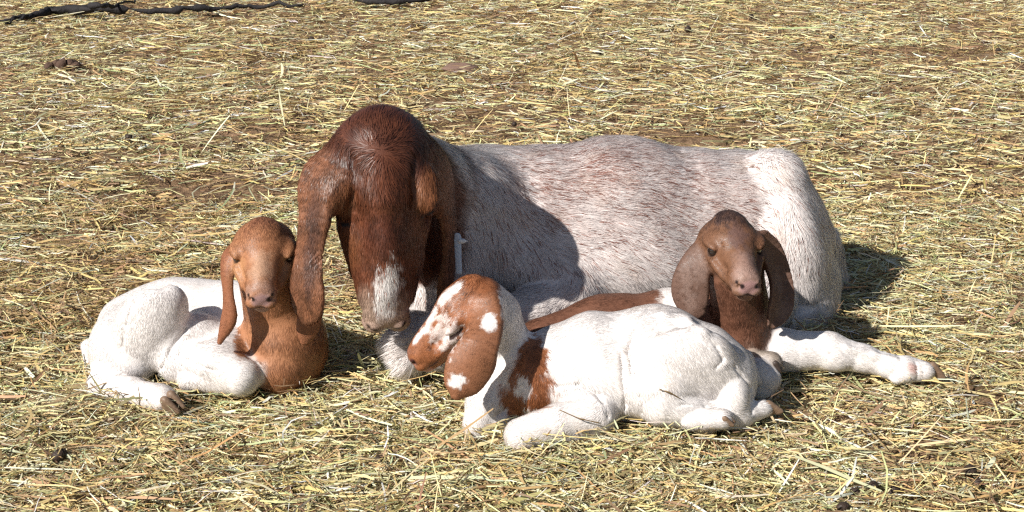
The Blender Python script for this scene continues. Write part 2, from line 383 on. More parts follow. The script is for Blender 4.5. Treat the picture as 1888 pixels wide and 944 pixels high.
def head(s, o, f, u, H, colr, dome=1.0, mz=1.0, wide=1.0, hl=.45, shut=0.0, jaw=1.0, ez=0.0, ey=.055, brow=1.0, bcol=None):
    """skull, muzzle, jaw, lips, lids and nostrils; unit = head length"""
    R = basis(f, u); o = np.asarray(o, float)
    def L(x, y, z):
        if y > .06: y = .06+(y-.06)*mz
        return o+R@(np.array([x*wide, y, z])*H)
    k = .085*H; fl = R[:, 1]
    def E(x, y, z, rx, ry, rz, kk=k, op='+', rot=None, **kw):
        RR = R if rot is None else R@rot
        s.ell(L(x, y, z), np.array([rx*wide, ry, rz])*H, kk, RR, op, flow=kw.pop('flow', fl), col=kw.pop('col', colr), hl=kw.pop('hl', hl))
    E(0, -.19, -.03, .215, .215, .18*dome)
    E(0, -.05, .03, .185, .21, .14*dome)
    s.cone(L(0, .0, .02), L(0, .47, -.060), .150*H, .092*H, k, flat=R[:, 0], fs=.97*wide, col=colr, hl=hl*.8)
    s.cone(L(0, .02, -.10), L(0, .50, -.130), .140*H, .088*H, k, flat=R[:, 0], fs=.95*wide, col=colr, hl=hl*.8)
    s.cone(L(0, -.15, -.20), L(0, .42, -.212), .110*H, .060*H, k*.6, col=colr, hl=hl)
    for sx in (-1, 1):
        E(.115*sx, -.08, -.12, .085, .16, .135, k*.9)
        s.cone(L(.095*sx, .0, -.10), L(.048*sx, .43, -.135), .095*H*jaw, .062*H*jaw, k*.6, flow=fl, col=colr, hl=hl*.8)
        E(.172*sx, .0, .052+ez*.6, .052*brow, .11, .045*brow, k*.5, col=bcol or colr)             # brow ridge over the eye
        E(.150*sx, .085, -.060, .042, .095, .040, k*.5)               # cheekbone under the eye
    E(0, .535, -.085, .098, .068, .078, k*.35, hl=.25)
    for sx in (-1, 1):
        E(.050*sx, .550, -.152, .055, .062, .050, k*.2, hl=.25)  # halves of the upper lip
        E(.052*sx, .575, -.082, .036, .034, .034, k*.15, hl=.1)    # nostril wings
    E(0, .495, -.222, .060, .074, .040, k*.2, hl=.3)              # chin
    if jaw <= 1.1:
        s.cone(L(0, .04, .085), L(0, .44, -.01), .072*H, .055*H, .03*H, flow=fl, col=colr, hl=hl*.8)             # bridge of the nose
        s.ell(L(0, -.06, .135), np.array([.085, .14, .065])*H, .025*H, R, flow=fl, col=colr, hl=hl*1.6)              # tuft on the brow
        for sx in (-1, 1):
            s.cone(L(.115*sx, -.10, .150), L(.105*sx, .12, .085), .003*H, .003*H, k=.034*H, op='-')
            s.cone(L(.165*sx, .17, -.03), L(.105*sx, .34, -.045), .004*H, .004*H, k=.055*H, op='-')
            s.cone(L(.165*sx, .12, -.075), L(.12*sx, .34, -.13), .040*H, .028*H, k=.03*H, flow=fl, col=colr, hl=hl)
    if jaw > 1.1:
        for sx in (-1, 1): s.cone(L(.125*sx, .03, -.03), L(.050*sx, .43, -.10), .098*H, .074*H, k*.6, flow=fl, col=colr, hl=hl*.8)
    xs = np.linspace(.34, .02, 120); P = np.array([L(x, ey, ez) for x in xs]); dd = s.d(P, False)
    ex = xs[np.argmax(dd < 0)]                                    # where the side of the head is, at the eye
    for sx in (-1, 1):
        c = L(ex*sx*.985, ey, ez); out = nrm(R[:, 0]*sx*.9+R[:, 1]*.42)
        s.ell(c-out*.006*H+R[:, 2]*(.045-.012*shut)*H, np.array([.028, .075, .024])*H, .035*H, R, flow=fl, col=colr, hl=.2)       # upper lid
        s.ell(c-out*.014*H-R[:, 2]*.046*H, np.array([.024, .066, .018])*H, .035*H, R, flow=fl, col=colr, hl=.2)    # lower lid
        if shut < 1: s.ell(c+out*.020*H-R[:, 2]*.004*H, np.array([.050, .068, .044*(1-.85*shut)])*H, .012*H, R, '-')            # the opening between them
        s.ell(L(.066*sx, .605, -.095), np.array([.016, .030, .018])*H, .006*H, R, '-')      # nostril
        s.cone(L(.066*sx, .60, -.092), L(.100*sx, .575, -.058), .014*H, .010*H, .006*H, '-')
        s.cone(L(0, .610, -.182), L(.072*sx, .555, -.192), .004*H, .004*H, .006*H, '-')
        s.cone(L(.072*sx, .555, -.192), L(.098*sx, .40, -.188), .008*H, .004*H, .01*H, '-')
    s.cone(L(0, .66, -.115), L(0, .625, -.170), .007*H, .006*H, .008*H, '-')
    L.ex = ex; L.eyes = [L(ex*sx*.985, ey, ez-.004)-nrm(R[:, 0]*sx*.9+R[:, 1]*.42)*.026*H for sx in (-1, 1)]; L.ez = ez
    return L, R
def head_paint(s, L, H, nose=(.33, .19, .16), rim=(.03, .02, .018), lip=None):
    s.paint(L(0, .635, -.10), np.array([.085, .06, .060])*H, nose, .5, .1, .06)
    for sx in (-1, 1):
        s.paint(L.eyes[(sx+1)//2], np.ones(3)*.062*H, rim, .35, .05, 0)
        s.paint(s.snap(L(.066*sx, .62, -.094)), np.ones(3)*.024*H, (.025, .014, .013), .5, .05, 0)
        s.paint(s.snap(L(.095*sx, .595, -.065)), np.ones(3)*.017*H, (.025, .014, .013), .6, .05, 0)
        if lip: s.paint(s.snap(L(.05*sx, .58, -.23)), np.array([.07, .06, .030])*H, lip, .5, .1, .05)

def mouth_line(s, L, H, colr=(.08, .04, .035)):
    P = [L(0, .625, -.178), L(.04, .60, -.183), L(.075, .55, -.188), L(.09, .48, -.185), L(.098, .42, -.182)]
    P += [L(-.04, .60, -.183), L(-.075, .55, -.188), L(-.09, .48, -.185), L(-.098, .42, -.182)]
    for i in (0, 1, 2, 3, 4, 5, 6, 7, 8): s.paint(s.snap(P[i]), np.ones(3)*.016*H, colr, .6, .1, 0)
    for i, j in ((0, 1), (1, 2), (2, 3), (3, 4), (0, 5), (5, 6), (6, 7), (7, 8)):
        for t in (.33, .67): s.paint(s.snap(P[i]*(1-t)+P[j]*t), np.ones(3)*.014*H, colr, .6, .1, 0)

DBG = {}
# ================================================================== the doe
def X(p, dx=0, dy=0, dz=0): return np.asarray(p, float)+np.array([dx, dy, dz])
def hoof(name, c, f, u, size, parent, mat):
    "cloven hoof: two toes side by side"
    R = basis(f, u); h = Sculpt(); h.lump = 0
    for sx in (-1, 1):
        h.cone(c+R@np.array([.30*sx, -.25, .25])*size, c+R@np.array([.24*sx, .55, -.28])*size, .36*size, .20*size, k=.0015, flat=R[:, 0], fs=.72)
        h.cone(c+R@np.array([.28*sx, -.35, -.2])*size, c+R@np.array([.22*sx, .40, -.38])*size, .26*size, .16*size, k=.002, flat=R[:, 0], fs=.8)
    h.ell(c+R@np.array([0, .55, -1.05])*size, np.array([2, 2, .5])*size, .002, R, '-')
    V, F, N = h.mesh(size*.09); return mkmesh(name, V, None, F, mat, None, parent)

def build_doe():
    BR = (.150, .050, .024); BR2 = (.235, .10, .052); s = Sculpt(); s.lump = .0022; s.lumpf = 7
    back = (1, .05, 0)
    bw = dict(col=(.84, .78, .755))
    # trunk
    c0 = np.array([.0, 2.84, .168]); c0[0] = W(880, 400, 2.84)[0]
    c1 = X(c0, .30, .02, .0); c2 = X(c0, .56, .04, -.012)
    s.cone(c0, c1, .168, .172, flow=back, **bw)
    s.cone(c1, c2, .172, .155, k=.05, flow=back, **bw)
    s.ell(X(c1, -.02, -.05, -.06), (.27, .17, .12), .05, flow=(1, 0, -.3), **bw)            # belly
    s.ell(X(c0, .02, -.02, .02), (.12, .15, .14), .04, flow=(.7, 0, -.7), **bw)        # shoulder
    # croup, hip bone, haunch
    hb = W(1434, 322, 2.83)
    s.ell(hb, (.042, .06, .034), .045, flow=(1, 0, -.6), **bw)
    s.cone(X(c2, -.02, 0, .0), W(1472, 480, 2.86), .145, .08, k=.05, flow=(1, 0, -.5), **bw)
    R = np.array(Matrix.Rotation(math.radians(-12), 3, 'Y'))
    s.ell(W(1462, 468, 2.80), (.072, .12, .160), .04, R, flow=(.35, -.1, -1), **bw)     # thigh
    s.cone(hb, W(1478, 430, 2.83), .045, .06, k=.04, flow=(.3, 0, -1), **bw)
    s.ell(W(1500, 540, 2.82), (.052, .10, .085), .03, flow=(.2, -.1, -1), **bw)
    s.ell(W(1385, 560, 2.66), (.09, .06, .07), .03, flow=(-.5, -.3, -1), **bw)           # stifle
    s.cone(W(1490, 590, 2.72), W(1340, 660, 2.58), .042, .03, k=.02, flow=(-1, 0, 0), **bw)     # hind cannon on the ground
    s.cone(W(1520, 440, 2.90), W(1550, 535, 2.93), .030, .022, k=.02, flow=(.1, 0, -1), **bw)      # tail
    # chest and folded forelegs
    s.cone(W(840, 400, 2.72), W(805, 560, 2.60), .13, .085, k=.05, flow=(0, 0, -1), **bw)
    s.limb([(W(905, 450, 2.70), .075), (W(1040, 545, 2.66), .070)], k=.05, flow=(.5, 0, -1), **bw)
    s.limb([(W(1040, 560, 2.63), .058), (W(880, 615, 2.50), .045), (W(772, 610, 2.47), .036), (W(731, 636, 2.40), .027), (W(748, 668, 2.385), .021)], k=.015, flow=(-1, 0, -.2), **bw)
    s.cone(W(750, 668, 2.39), W(860, 665, 2.44), .020, .022, k=.01, flow=(1, 0, 0), **bw)
    # neck
    f, u = (.05, -.50, -.86), (.10, -.86, .50); H = .345; o = W(706, 352, 2.40)
    s.cone(W(705, 305, 2.49), W(775, 360, 2.66), .088, .105, k=.03, flow=(.8, .3, -.3), col=BR)
    s.cone(W(775, 360, 2.66), c0+np.array([0, 0, .0]), .105, .14, k=.04, flow=(1, .3, -.3), **bw)
    s.cone(W(715, 380, 2.52), W(800, 480, 2.66), .075, .10, k=.04, flow=(.3, .3, -1), col=BR)
    s.ell(W(702, 262, 2.45), (.070, .085, .062), .035, flow=(0, .6, .6), col=BR, hl=.8)
    L, R = head(s, o, f, u, H, BR, dome=1.05, wide=1.22, hl=.75, shut=.60, mz=1.20, jaw=1.2, ez=.045, brow=1.12, bcol=(.19, .072, .032))
    s.ell(L(0, -.06, .13), np.array([.10, .16, .075])*H, .012, R, flow=(0, -.2, -1), col=BR, hl=1)          # brow tuft
    s.cone(L(0, .08, .10), L(0, .44, .0), .075*H, .05*H, .02, col=BR, hl=.5)                                 # bridge of the nose
    for sx in (-1, 1):
        s.cone(L(.125*sx, -.14, .155), L(.128*sx, .10, .115), .012*H, .012*H, k=.014, op='-')                 # furrow beside the tuft
        s.cone(L(.185*sx, .13, -.02), L(.14*sx, .34, -.11), .016*H, .010*H, k=.010, col=BR, hl=.5)            # facial crest
    # ears
    def ear(pts, wd, N, cup, th=.006, c=BR2):
        P = [W(*p) for p in pts]; s.sheet(P, wd, [th+.006, th+.003]+[th]*(len(P)-2), N, cup, k=.035, col=c, hl=.35)
        return P
    eL = ear([(655, 285, 2.43), (606, 310, 2.385), (581, 355, 2.36), (576, 410, 2.335), (570, 470, 2.32), (567, 530, 2.305), (569, 565, 2.30), (570, 583, 2.30), (571, 593, 2.30)],
             [.03, .046, .038, .030, .030, .034, .030, .020, .006], [(-.3, -.7, .6), (-.5, -.8, .4), (-.5, -.85, .1), (-.45, -.9, 0), (-.4, -.9, 0), (-.4, -.9, 0), (-.4, -.9, 0), (-.4, -.9, 0), (-.4, -.9, 0)], .08, th=.0045)
    eR = ear([(760, 280, 2.45), (800, 305, 2.45), (826, 350, 2.46), (833, 410, 2.47), (832, 470, 2.475), (828, 530, 2.48), (825, 565, 2.48), (825, 590, 2.48)],
             [.03, .042, .038, .032, .032, .034, .022, .006], [(.3, -.7, .6), (.7, -.6, .35), (.93, -.35, 0), (.96, -.28, 0), (.96, -.25, 0), (.95, -.3, 0), (.95, -.3, 0), (.95, -.3, 0)], .25)
    lid = [[(614, 401), (621, 406), (630, 410), (642, 408)], [(786, 402), (798, 396), (808, 386)]]
    for q in lid: s.groove(q, .0010, .008)
    s.mesh(.0030)
    body_w = (s.V[:, 0] > W(826, 300, 2.7)[0]) & (s.V[:, 1] > 2.56)
    # the dark hood ends on the neck
    tr = np.clip((s.V[:, 1]-2.57)/.03+noise(s.V, 12, 3)*.3, 0, 1)
    isb = np.clip((.5-s.C[:, 0])*4, 0, 1)*tr
    s.C = s.C*(1-isb[:, None])+np.array(WHITE)*isb[:, None]
    # coat markings
    s.paint(L(0, -.42, .05), np.array([.35, .30, .3])*H, (.06, .022, .016), 1.2, .4, amt=.5, f=16)
    for sx, am in ((1, .8), (-1, .8)): s.paint(L(.13*sx, -.14, .13), np.array([.09, .09, .09])*H, (.05, .022, .018), .8, .5, amt=am*.8, f=30)
    s.paint(L(0, -.03, .15), np.array([.11, .13, .1])*H, (.17, .055, .025), .9, .5, amt=.7, f=30)
    s.paint(L(0, .2, .1), np.array([.10, .35, .12])*H, (.075, .022, .014), .6, .3, amt=.6)
    for sx in (-1, 1):
        s.paint(L(.19*sx, .0, .03), np.array([.09, .12, .10])*H, (.24, .095, .040), .8, .4, amt=.9)
        s.paint(L(.15*sx, .22, -.06), np.array([.07, .22, .10])*H, (.20, .075, .03), .8, .3, amt=.7)
    s.paint(L(0, .54, -.06), np.array([.20, .15, .16])*H, (.42, .30, .23), .6, .15, amt=.9)
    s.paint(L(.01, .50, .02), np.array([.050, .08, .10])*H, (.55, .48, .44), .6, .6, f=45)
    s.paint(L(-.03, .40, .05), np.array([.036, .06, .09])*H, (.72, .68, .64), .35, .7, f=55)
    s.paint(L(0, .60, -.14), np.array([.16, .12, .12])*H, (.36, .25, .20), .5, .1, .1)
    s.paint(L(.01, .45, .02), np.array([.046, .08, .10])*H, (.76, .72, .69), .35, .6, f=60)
    for q in lid:
        for i in range(len(q)-1):
            for t in (0, .5, 1): s.paint(s.hitp(q[i][0]*(1-t)+q[i+1][0]*t, q[i][1]*(1-t)+q[i+1][1]*t), (.006, .012, .0035), (.02, .012, .01), .6, .1, 0)
    head_paint(s, L, H, nose=(.13, .095, .09)); mouth_line(s, L, H, (.06, .03, .025))
    e0 = [W(581, 380, 2.36), W(570, 480, 2.34)]
    s.paint(W(580, 400, 2.33), (.012, .03, .09), (.09, .045, .035), .8, .3, amt=.7, f=40)
    s.paint(W(570, 480, 2.31), (.010, .03, .06), (.09, .045, .035), .8, .4, amt=.7, f=50)
    wc = L(0, -.13, .17); dv = s.V-wc; rr_ = np.linalg.norm(dv, axis=1); wgt = np.exp(-(rr_/.04)**2)[:, None]*1.0
    s.flow = s.flow*(1-np.minimum(wgt, 1))+dv/(rr_[:, None]+1e-4)*wgt
    # roan flank
    px = lambda x, y, Y=2.72: s.hitp(x, y)
    for q, r, am in (((1100, 300), (.16, .2, .06), .20), ((1040, 340), (.10, .2, .10), .22), ((1250, 340), (.16, .2, .10), .15), ((1340, 400), (.07, .2, .12), .22), ((1150, 420), (.20, .2, .10), .12)):
        s.paint(px(*q), r, (.50, .33, .28), 1.0, .4, amt=am, f=14)
    base = empty('doe_goat', (.1, 2.75, 0))
    tag(base, 'large adult goat with dark red-brown head and roan body, lying behind the kids', 'goat')
    b = mkmesh('body', s.V, None, s.F, M_skin, s.C); adopt(b, base)
    roan = [(s.hitp(*q), r, a) for q, r, a in (((1100, 295), .12, .36), ((1010, 330), .10, .28), ((1230, 330), .13, .28), ((1340, 390), .09, .24), ((1150, 430), .2, .15), ((960, 420), .12, .14))]
    def alt(P, C, r):
        pr = np.full(len(P), .07)
        for c, rad, a in roan: pr = np.maximum(pr, a*np.exp(-((P-c)**2).sum(1)/rad**2/1.2))
        pr = pr*(1+.5*noise(P, 9, 2)+.9*noise(P, 50, 5)); white = C[:, 0] > .42
        m = white & (r.random(len(P)) < pr) & (P[:, 2] > .12)
        C = C.copy(); C[m] = np.array((.32, .165, .130))*(.7+.6*r.random(m.sum()))[:, None]
        g = white & ~m & (r.random(len(P)) < .15); C[g] *= .9
        return C
    h = fur(s, 'coat_hair', None, 300000, .024, .0012, .10, .06, alt, clump=.30, seed=4)
    if h: adopt(h, base)
    for sx in (-1, 1):
        e = ball('eye', L.eyes[(sx+1)//2], .053*H, M_eye, None); adopt(e, base)
    # ear tag: a strip with a button stud
    tp = W(843.5, 436, 2.468); tb = empty('tmp', (0, 0, 0)); bpy.data.objects.remove(tb)
    ts = Sculpt(); ts.cone(tp, X(tp, .002, -.008, -.066), .0076, .0066, flat=(.3, 1, 0), fs=.22, k=.001)
    V, F, N = ts.mesh(.0012); M_tag = mat_plain('tag_plastic', (.62, .72, .90), .4, .5)
    t = mkmesh('ear_tag', V, None, F, M_tag); adopt(t, base)
    ts = Sculpt(); q = X(tp, .009, -.003, -.008); ts.cone(X(q, -.004), X(q, .001), .0050, .0048, k=.001); ts.cone(X(q, .001), X(q, .010), .0038, .0008, k=.002)
    V, F, N = ts.mesh(.0011); st = mkmesh('tag_stud', V, None, F, mat_plain('stud_white', (.88, .88, .88), .4)); st.parent = t
    return base, s, L

# ================================================================== the kids
def build_left_kid():
    BR = (.37, .165, .080); s = Sculpt(); s.lump = .0012; s.lumpf = 10; bw = dict(col=WHITE)
    # trunk from the chest back and round to the rump on the left
    s.limb([(W(520, 625, 2.50), .085), (W(430, 608, 2.56), .090), (W(330, 605, 2.56), .088), (W(255, 630, 2.50), .078)], k=.03, kin=.03, flow=(-1, .2, 0), **bw)
    s.ell(W(330, 600, 2.58), (.16, .09, .085), .03, flow=(-1, 0, -.1), **bw)
    s.ell(W(215, 645, 2.45), (.05, .07, .065), .03, flow=(-.6, 0, -1), **bw)
    R = np.array(Matrix.Rotation(math.radians(-30), 3, 'Y'))
    s.ell(W(270, 612, 2.41), (.062, .038, .088), .010, np.array(Matrix.Rotation(math.radians(24), 3, 'Y')), flow=(-.5, 0, -1), **bw)     # thigh
    s.ell(W(315, 560, 2.43), (.03, .03, .035), .012, flow=(-.5, 0, -1), **bw)                     # stifle
    s.ell(W(235, 670, 2.42), (.055, .05, .05), .012, flow=(-.5, 0, -1), **bw)
    s.limb([(W(205, 690, 2.40), .036), (W(185, 712, 2.37), .025), (W(250, 722, 2.335), .026), (W(300, 738, 2.30), .021)], k=.010, **bw)     # hock to foot
    s.ell(W(292, 730, 2.315), (.03, .026, .021), .01, flow=(1, -.3, 0), **bw)
    s.cone(W(165, 640, 2.50), W(172, 690, 2.47), .016, .013, k=.01, **bw)
    # foreleg, knee to the right
    s.limb([(W(365, 625, 2.45), .050), (W(335, 668, 2.40), .042)], k=.025, flow=(-.3, 0, -1), **bw)
    s.limb([(W(335, 668, 2.40), .038), (W(400, 672, 2.37), .040), (W(447, 695, 2.345), .034)], k=.008, flow=(1, 0, -.2), **bw)
    s.ell(W(425, 650, 2.42), (.05, .05, .042), .03, flow=(.6, 0, -1), **bw)
    s.cone(W(447, 705, 2.35), W(350, 700, 2.36), .025, .021, k=.006, flow=(-1, 0, 0), **bw)
    s.groove([(318, 524), (342, 537), (350, 566), (342, 609), (314, 647), (300, 677), (290, 694)], 0.0008, 0.0074)
    s.groove([(330, 655), (365, 672), (400, 684)], -0.0010, 0.0099)
    s.groove([(225, 690), (265, 700), (300, 698)], -0.0005, 0.0087); s.groove([(245, 560), (232, 600), (226, 640)], -0.0020, 0.0112)
    # chest and neck
    s.ell(W(530, 640, 2.44), (.075, .085, .088), .02, flow=(0, -.3, -1), col=BR, hl=1.3)
    s.ell(W(520, 680, 2.40), (.052, .055, .045), .02, flow=(0, -.3, -1), col=BR, hl=1.3)
    s.cone(W(487, 500, 2.41), W(515, 600, 2.45), .047, .064, k=.02, flow=(.1, -.3, -1), col=BR, hl=1.2)
    H = .214; f, u = (.10, -.96, -.27), (.04, -.27, .96); o = W(485, 467, 2.37)
    L, R = head(s, o, f, u, H, BR, dome=1.12, mz=.84, wide=1.22, hl=.6, shut=.30)
    s.ell(L(0, -.12, .14), np.array([.14, .16, .07])*H, .012, R, flow=(0, -.2, -1), col=BR, hl=1.3)
    P = [W(*p) for p in ((432, 458, 2.40), (416, 475, 2.38), (414, 510, 2.36), (417, 550, 2.35), (417, 590, 2.34), (404, 632, 2.34))]
    s.sheet(P, [.016, .020, .016, .016, .018, .006], [.007, .006, .005, .005, .005, .004], [(-.5, -.8, .2), (-.7, -.7, .1), (-.75, -.6, 0), (-.8, -.6, 0), (-.6, -.8, 0), (-.4, -.9, 0)], .4, k=.010, col=(.28, .11, .055))
    P = [W(*p) for p in ((528, 455, 2.40), (556, 473, 2.385), (572, 520, 2.365), (574, 570, 2.35), (567, 610, 2.342), (563, 630, 2.342))]
    s.sheet(P, [.014, .020, .022, .024, .020, .010], [.010, .007, .006, .006, .006, .006], [(.5, -.8, .2), (.5, -.8, .1), (.3, -.9, 0), (.3, -.9, 0), (.2, -.95, 0), (.2, -.9, 0)], .3, k=.010, col=(.27, .11, .055))
    s.mesh(.0021)
    s.paint(L(0, .30, .05), np.array([.09, .32, .10])*H, (.52, .33, .22), .8, .3, amt=.7)
    for sx in (-1, 1): s.paint(L(.17*sx, .15, -.06), np.array([.09, .16, .12])*H, (.48, .25, .12), .8, .3, amt=.7)
    s.paint(L(0, -.25, .15), np.array([.10, .22, .1])*H, (.16, .06, .035), .8, .4, amt=.7)
    s.paint(L(0, .52, -.1), np.array([.14, .10, .13])*H, (.36, .22, .17), .5, .2, amt=.7)
    head_paint(s, L, H, nose=(.33, .20, .19), lip=(.40, .24, .19)); mouth_line(s, L, H, (.09, .04, .035))
    s.paint(W(450, 620, 2.40), (.02, .05, .04), BR, .4, .4)
    base = empty('goat_kid', (-.45, 2.45, 0))
    tag(base, 'curled white kid with tan head and chest, facing the camera, leftmost of the kids', 'goat kid', 'goat kids lying in front of the doe')
    b = mkmesh('body', s.V, None, s.F, M_skin, s.C); adopt(b, base)
    h = fur(s, 'coat_hair', None, 150000, .0085, .0008, .045, .03, clump=.32, seed=5, nsoft=.06)
    if h: adopt(h, base)
    for sx in (-1, 1): adopt(ball('eye', L.eyes[(sx+1)//2], .053*H, M_eye, None), base)
    adopt(hoof('hoof', W(318, 743, 2.28), (.9, -.45, -.1), (.1, -.3, 1), .030, None, M_hoof), base)
    return base, s, L

def build_front_kid():
    BR = (.31, .115, .048); s = Sculpt(); s.lump = .0012; s.lumpf = 10; bw = dict(col=WHITE)
    s.limb([(W(1010, 690, 2.30), .074), (W(1100, 672, 2.31), .088), (W(1200, 668, 2.31), .092), (W(1300, 690, 2.28), .080)], k=.03, kin=.03, flow=(1, .1, 0), **bw)
    s.ell(W(1155, 700, 2.27), (.11, .075, .075), .03, flow=(1, 0, -.5), **bw)
    s.ell(W(1022, 640, 2.32), (.03, .04, .028), .03, flow=(1, 0, -.5), **bw)               # withers
    s.ell(W(1225, 598, 2.30), (.05, .04, .022), .03, flow=(1, 0, -.2), **bw)                                # hip bones
    s.ell(W(1292, 632, 2.30), (.040, .04, .030), .025, flow=(1, 0, -.7), **bw)
    s.ell(W(1350, 705, 2.26), (.042, .06, .058), .02, flow=(.5, 0, -1), **bw)
    # thigh
    s.ell(W(1262, 682, 2.225), (.092, .040, .074), .022, np.array(Matrix.Rotation(math.radians(-18), 3, 'Y')), flow=(.8, 0, -1), **bw)
    s.ell(W(1215, 728, 2.205), (.050, .04, .045), .025, flow=(.3, 0, -1), **bw)             # stifle
    s.limb([(W(1220, 750, 2.19), .034), (W(1300, 770, 2.19), .026), (W(1362, 762, 2.21), .026)], k=.008, **bw)
    s.ell(W(1350, 735, 2.22), (.032, .04, .042), .01, flow=(.3, 0, -1), **bw)
    s.limb([(W(1362, 765, 2.205), .021), (W(1405, 755, 2.22), .017)], k=.008, **bw)                            # foot
    s.limb([(W(1270, 775, 2.17), .016), (W(1330, 772, 2.165), .019)], k=.004, **bw)
    s.cone(W(1372, 660, 2.31), W(1392, 700, 2.30), .016, .012, k=.01, **bw)
    # near foreleg
    s.limb([(W(1050, 710, 2.25), .050), (W(1095, 762, 2.20), .038)], k=.03, flow=(.3, 0, -1), **bw)
    s.limb([(W(1100, 768, 2.185), .034), (W(1030, 780, 2.165), .034), (W(962, 803, 2.14), .030)], k=.008, flow=(-1, 0, -.1), **bw)
    s.cone(W(958, 812, 2.14), W(1060, 800, 2.16), .021, .018, k=.006, flow=(1, 0, 0), **bw)
    # far foreleg
    s.limb([(W(930, 700, 2.27), .042), (W(893, 745, 2.235), .032), (W(882, 782, 2.21), .027)], k=.010, flow=(-.2, 0, -1), **bw)
    s.cone(W(882, 788, 2.205), W(930, 780, 2.22), .020, .018, k=.006, flow=(1, 0, 0), **bw)
    s.groove([(1145, 655), (1148, 700), (1152, 745), (1150, 775)], 0.0000, 0.0099); s.groove([(1172, 690), (1180, 730), (1184, 760)], -0.0010, 0.0087)
    s.groove([(1290, 614), (1320, 638), (1332, 662), (1320, 676)], -0.0005, 0.0087); s.groove([(1170, 610), (1158, 650), (1165, 690)], -0.0010, 0.0112)
    s.groove([(1030, 712), (1067, 708), (1102, 728), (1120, 768)], 0.0000, 0.0093); s.groove([(1352, 676), (1384, 716), (1386, 760)], 0.0000, 0.0087)
    s.groove([(1255, 745), (1300, 750), (1340, 745)], -0.0005, 0.0074); s.ridge([(1228, 586), (1262, 592), (1295, 612)], .004, .02)
    # chest and neck
    s.ell(W(975, 710, 2.26), (.050, .055, .070), .02, flow=(-.2, 0, -1), **bw)
    s.limb([(W(900, 590, 2.295), .060), (W(930, 645, 2.305), .048), (W(968, 690, 2.30), .058)], k=.015, kin=.02, flow=(.3, 0, -1), **bw)
    H = .215; f, u = (-.80, -.20, -.56), (-.52, -.16, .83); o = W(843, 578, 2.27)
    L, R = head(s, o, f, u, H, BR, dome=1.12, mz=.84, wide=1.05, hl=.55, shut=1.0, ez=-.03, ey=.11)
    s.ell(L(0, -.14, .13), np.array([.13, .18, .08])*H, .012, R, flow=(.3, -.2, -1), col=BR, hl=1.2)
    P = [W(*p) for p in ((897, 556, 2.24), (893, 592, 2.205), (884, 630, 2.165), (868, 672, 2.15), (850, 712, 2.14), (841, 731, 2.14))]
    s.sheet(P, [.026, .031, .033, .040, .031, .010], [.012, .006, .005, .005, .005, .005], [(-.25, -.8, .5), (-.2, -.9, .3), (-.15, -.97, .1), (-.1, -1, 0), (-.1, -1, 0), (-.1, -1, 0)], .35, k=.015, col=(.27, .115, .058))
    P = [W(*p) for p in ((868, 548, 2.325), (850, 570, 2.37), (838, 620, 2.42), (835, 660, 2.42), (832, 690, 2.42))]
    s.sheet(P, [.02, .03, .036, .032, .014], [.006]*5, [(0, 1, .3), (0, 1, .1), (0, 1, 0), (0, 1, 0), (0, 1, 0)], .12, k=.010, col=(.27, .115, .058))
    s.mesh(.0021)
    hp = s.hitp
    # brown shoulder sash, white spot in it
    s.paint(hp(985, 650), (.022, .06, .05), BR, .3, .3, f=25)
    s.paint(hp(968, 700), (.034, .06, .05), BR, .3, .3, f=25)
    s.paint(hp(985, 740), (.034, .05, .024), BR, .3, .35, f=30)
    s.paint(hp(940, 745), (.022, .04, .035), BR, .3, .3, f=25)
    s.paint(hp(962, 722), (.016, .04, .017), WHITE, .35, .5, f=45)
    s.paint(hp(925, 770), (.010, .03, .03), WHITE, .4, .3)
    # head: white back of the skull, blaze, cheek
    for q, r in (((938, 560, 2.27), (.022, .055, .028)), ((945, 600, 2.28), (.025, .055, .04)), ((935, 535, 2.28), (.016, .05, .016)), ((930, 640, 2.29), (.03, .055, .045)), ((905, 650, 2.27), (.03, .045, .045)), ((940, 580, 2.28), (.02, .055, .04))):
        s.paint(W(*q), r, WHITE, .3, .2)
    for y, z, w_ in ((-.16, .20, .030), (-.10, .20, .038), (-.04, .19, .040), (.02, .185, .030), (.14, .165, .028), (.20, .155, .036), (.27, .14, .038), (.34, .12, .036), (.41, .09, .030), (.47, .06, .022)):
        s.paint(L(-.035, y, z), np.array([1.3, 1.3, 1.3])*w_*H*1.25, WHITE, .45, .3, f=50)
    s.paint(W(820, 622, 2.21), (.030, .045, .030), (.66, .56, .52), .25, .4, f=60)
    s.paint(W(818, 594, 2.21), (.010, .045, .016), (.66, .56, .52), .3, .45, f=60)
    s.paint(hp(903, 588), (.014, .018, .022), WHITE, .35, .3, f=50)
    s.paint(hp(838, 706), (.014, .02, .010), WHITE, .35, .35, f=50)
    s.paint(L(0, .56, -.1), np.array([.12, .08, .12])*H, (.36, .19, .15), .5, .2, amt=.7)
    for sx in (-1, 1):
        s.paint(s.snap(L(.075*sx, .60, -.085)), np.ones(3)*.034*H, (.06, .02, .018), .5, .05, 0); s.paint(s.snap(L(.06*sx, .56, -.225)), np.array([.07, .07, .032])*H, (.45, .24, .19), .5, .1, .05)
    mouth_line(s, L, H, (.07, .022, .02)); 
    for sx in (-1, 1):   # closed lids: a dark line of lashes
        for t in np.linspace(-1, 1, 11):
            s.paint(s.snap(L(L.ex*sx, .115+t*.075, -.030-.020*(1-t*t))), np.ones(3)*.017*H, (.035, .018, .015), .6, .05, 0)
    base = empty('goat_kid', (.2, 2.25, 0))
    tag(base, 'sleeping kid in front, closed eyes, brown and white face in profile, white body', 'goat kid', 'goat kids lying in front of the doe')
    b = mkmesh('body', s.V, None, s.F, M_skin, s.C); adopt(b, base)
    h = fur(s, 'coat_hair', None, 180000, .0095, .0008, .05, .03, clump=.45, seed=6, nsoft=.06)
    if h: adopt(h, base)
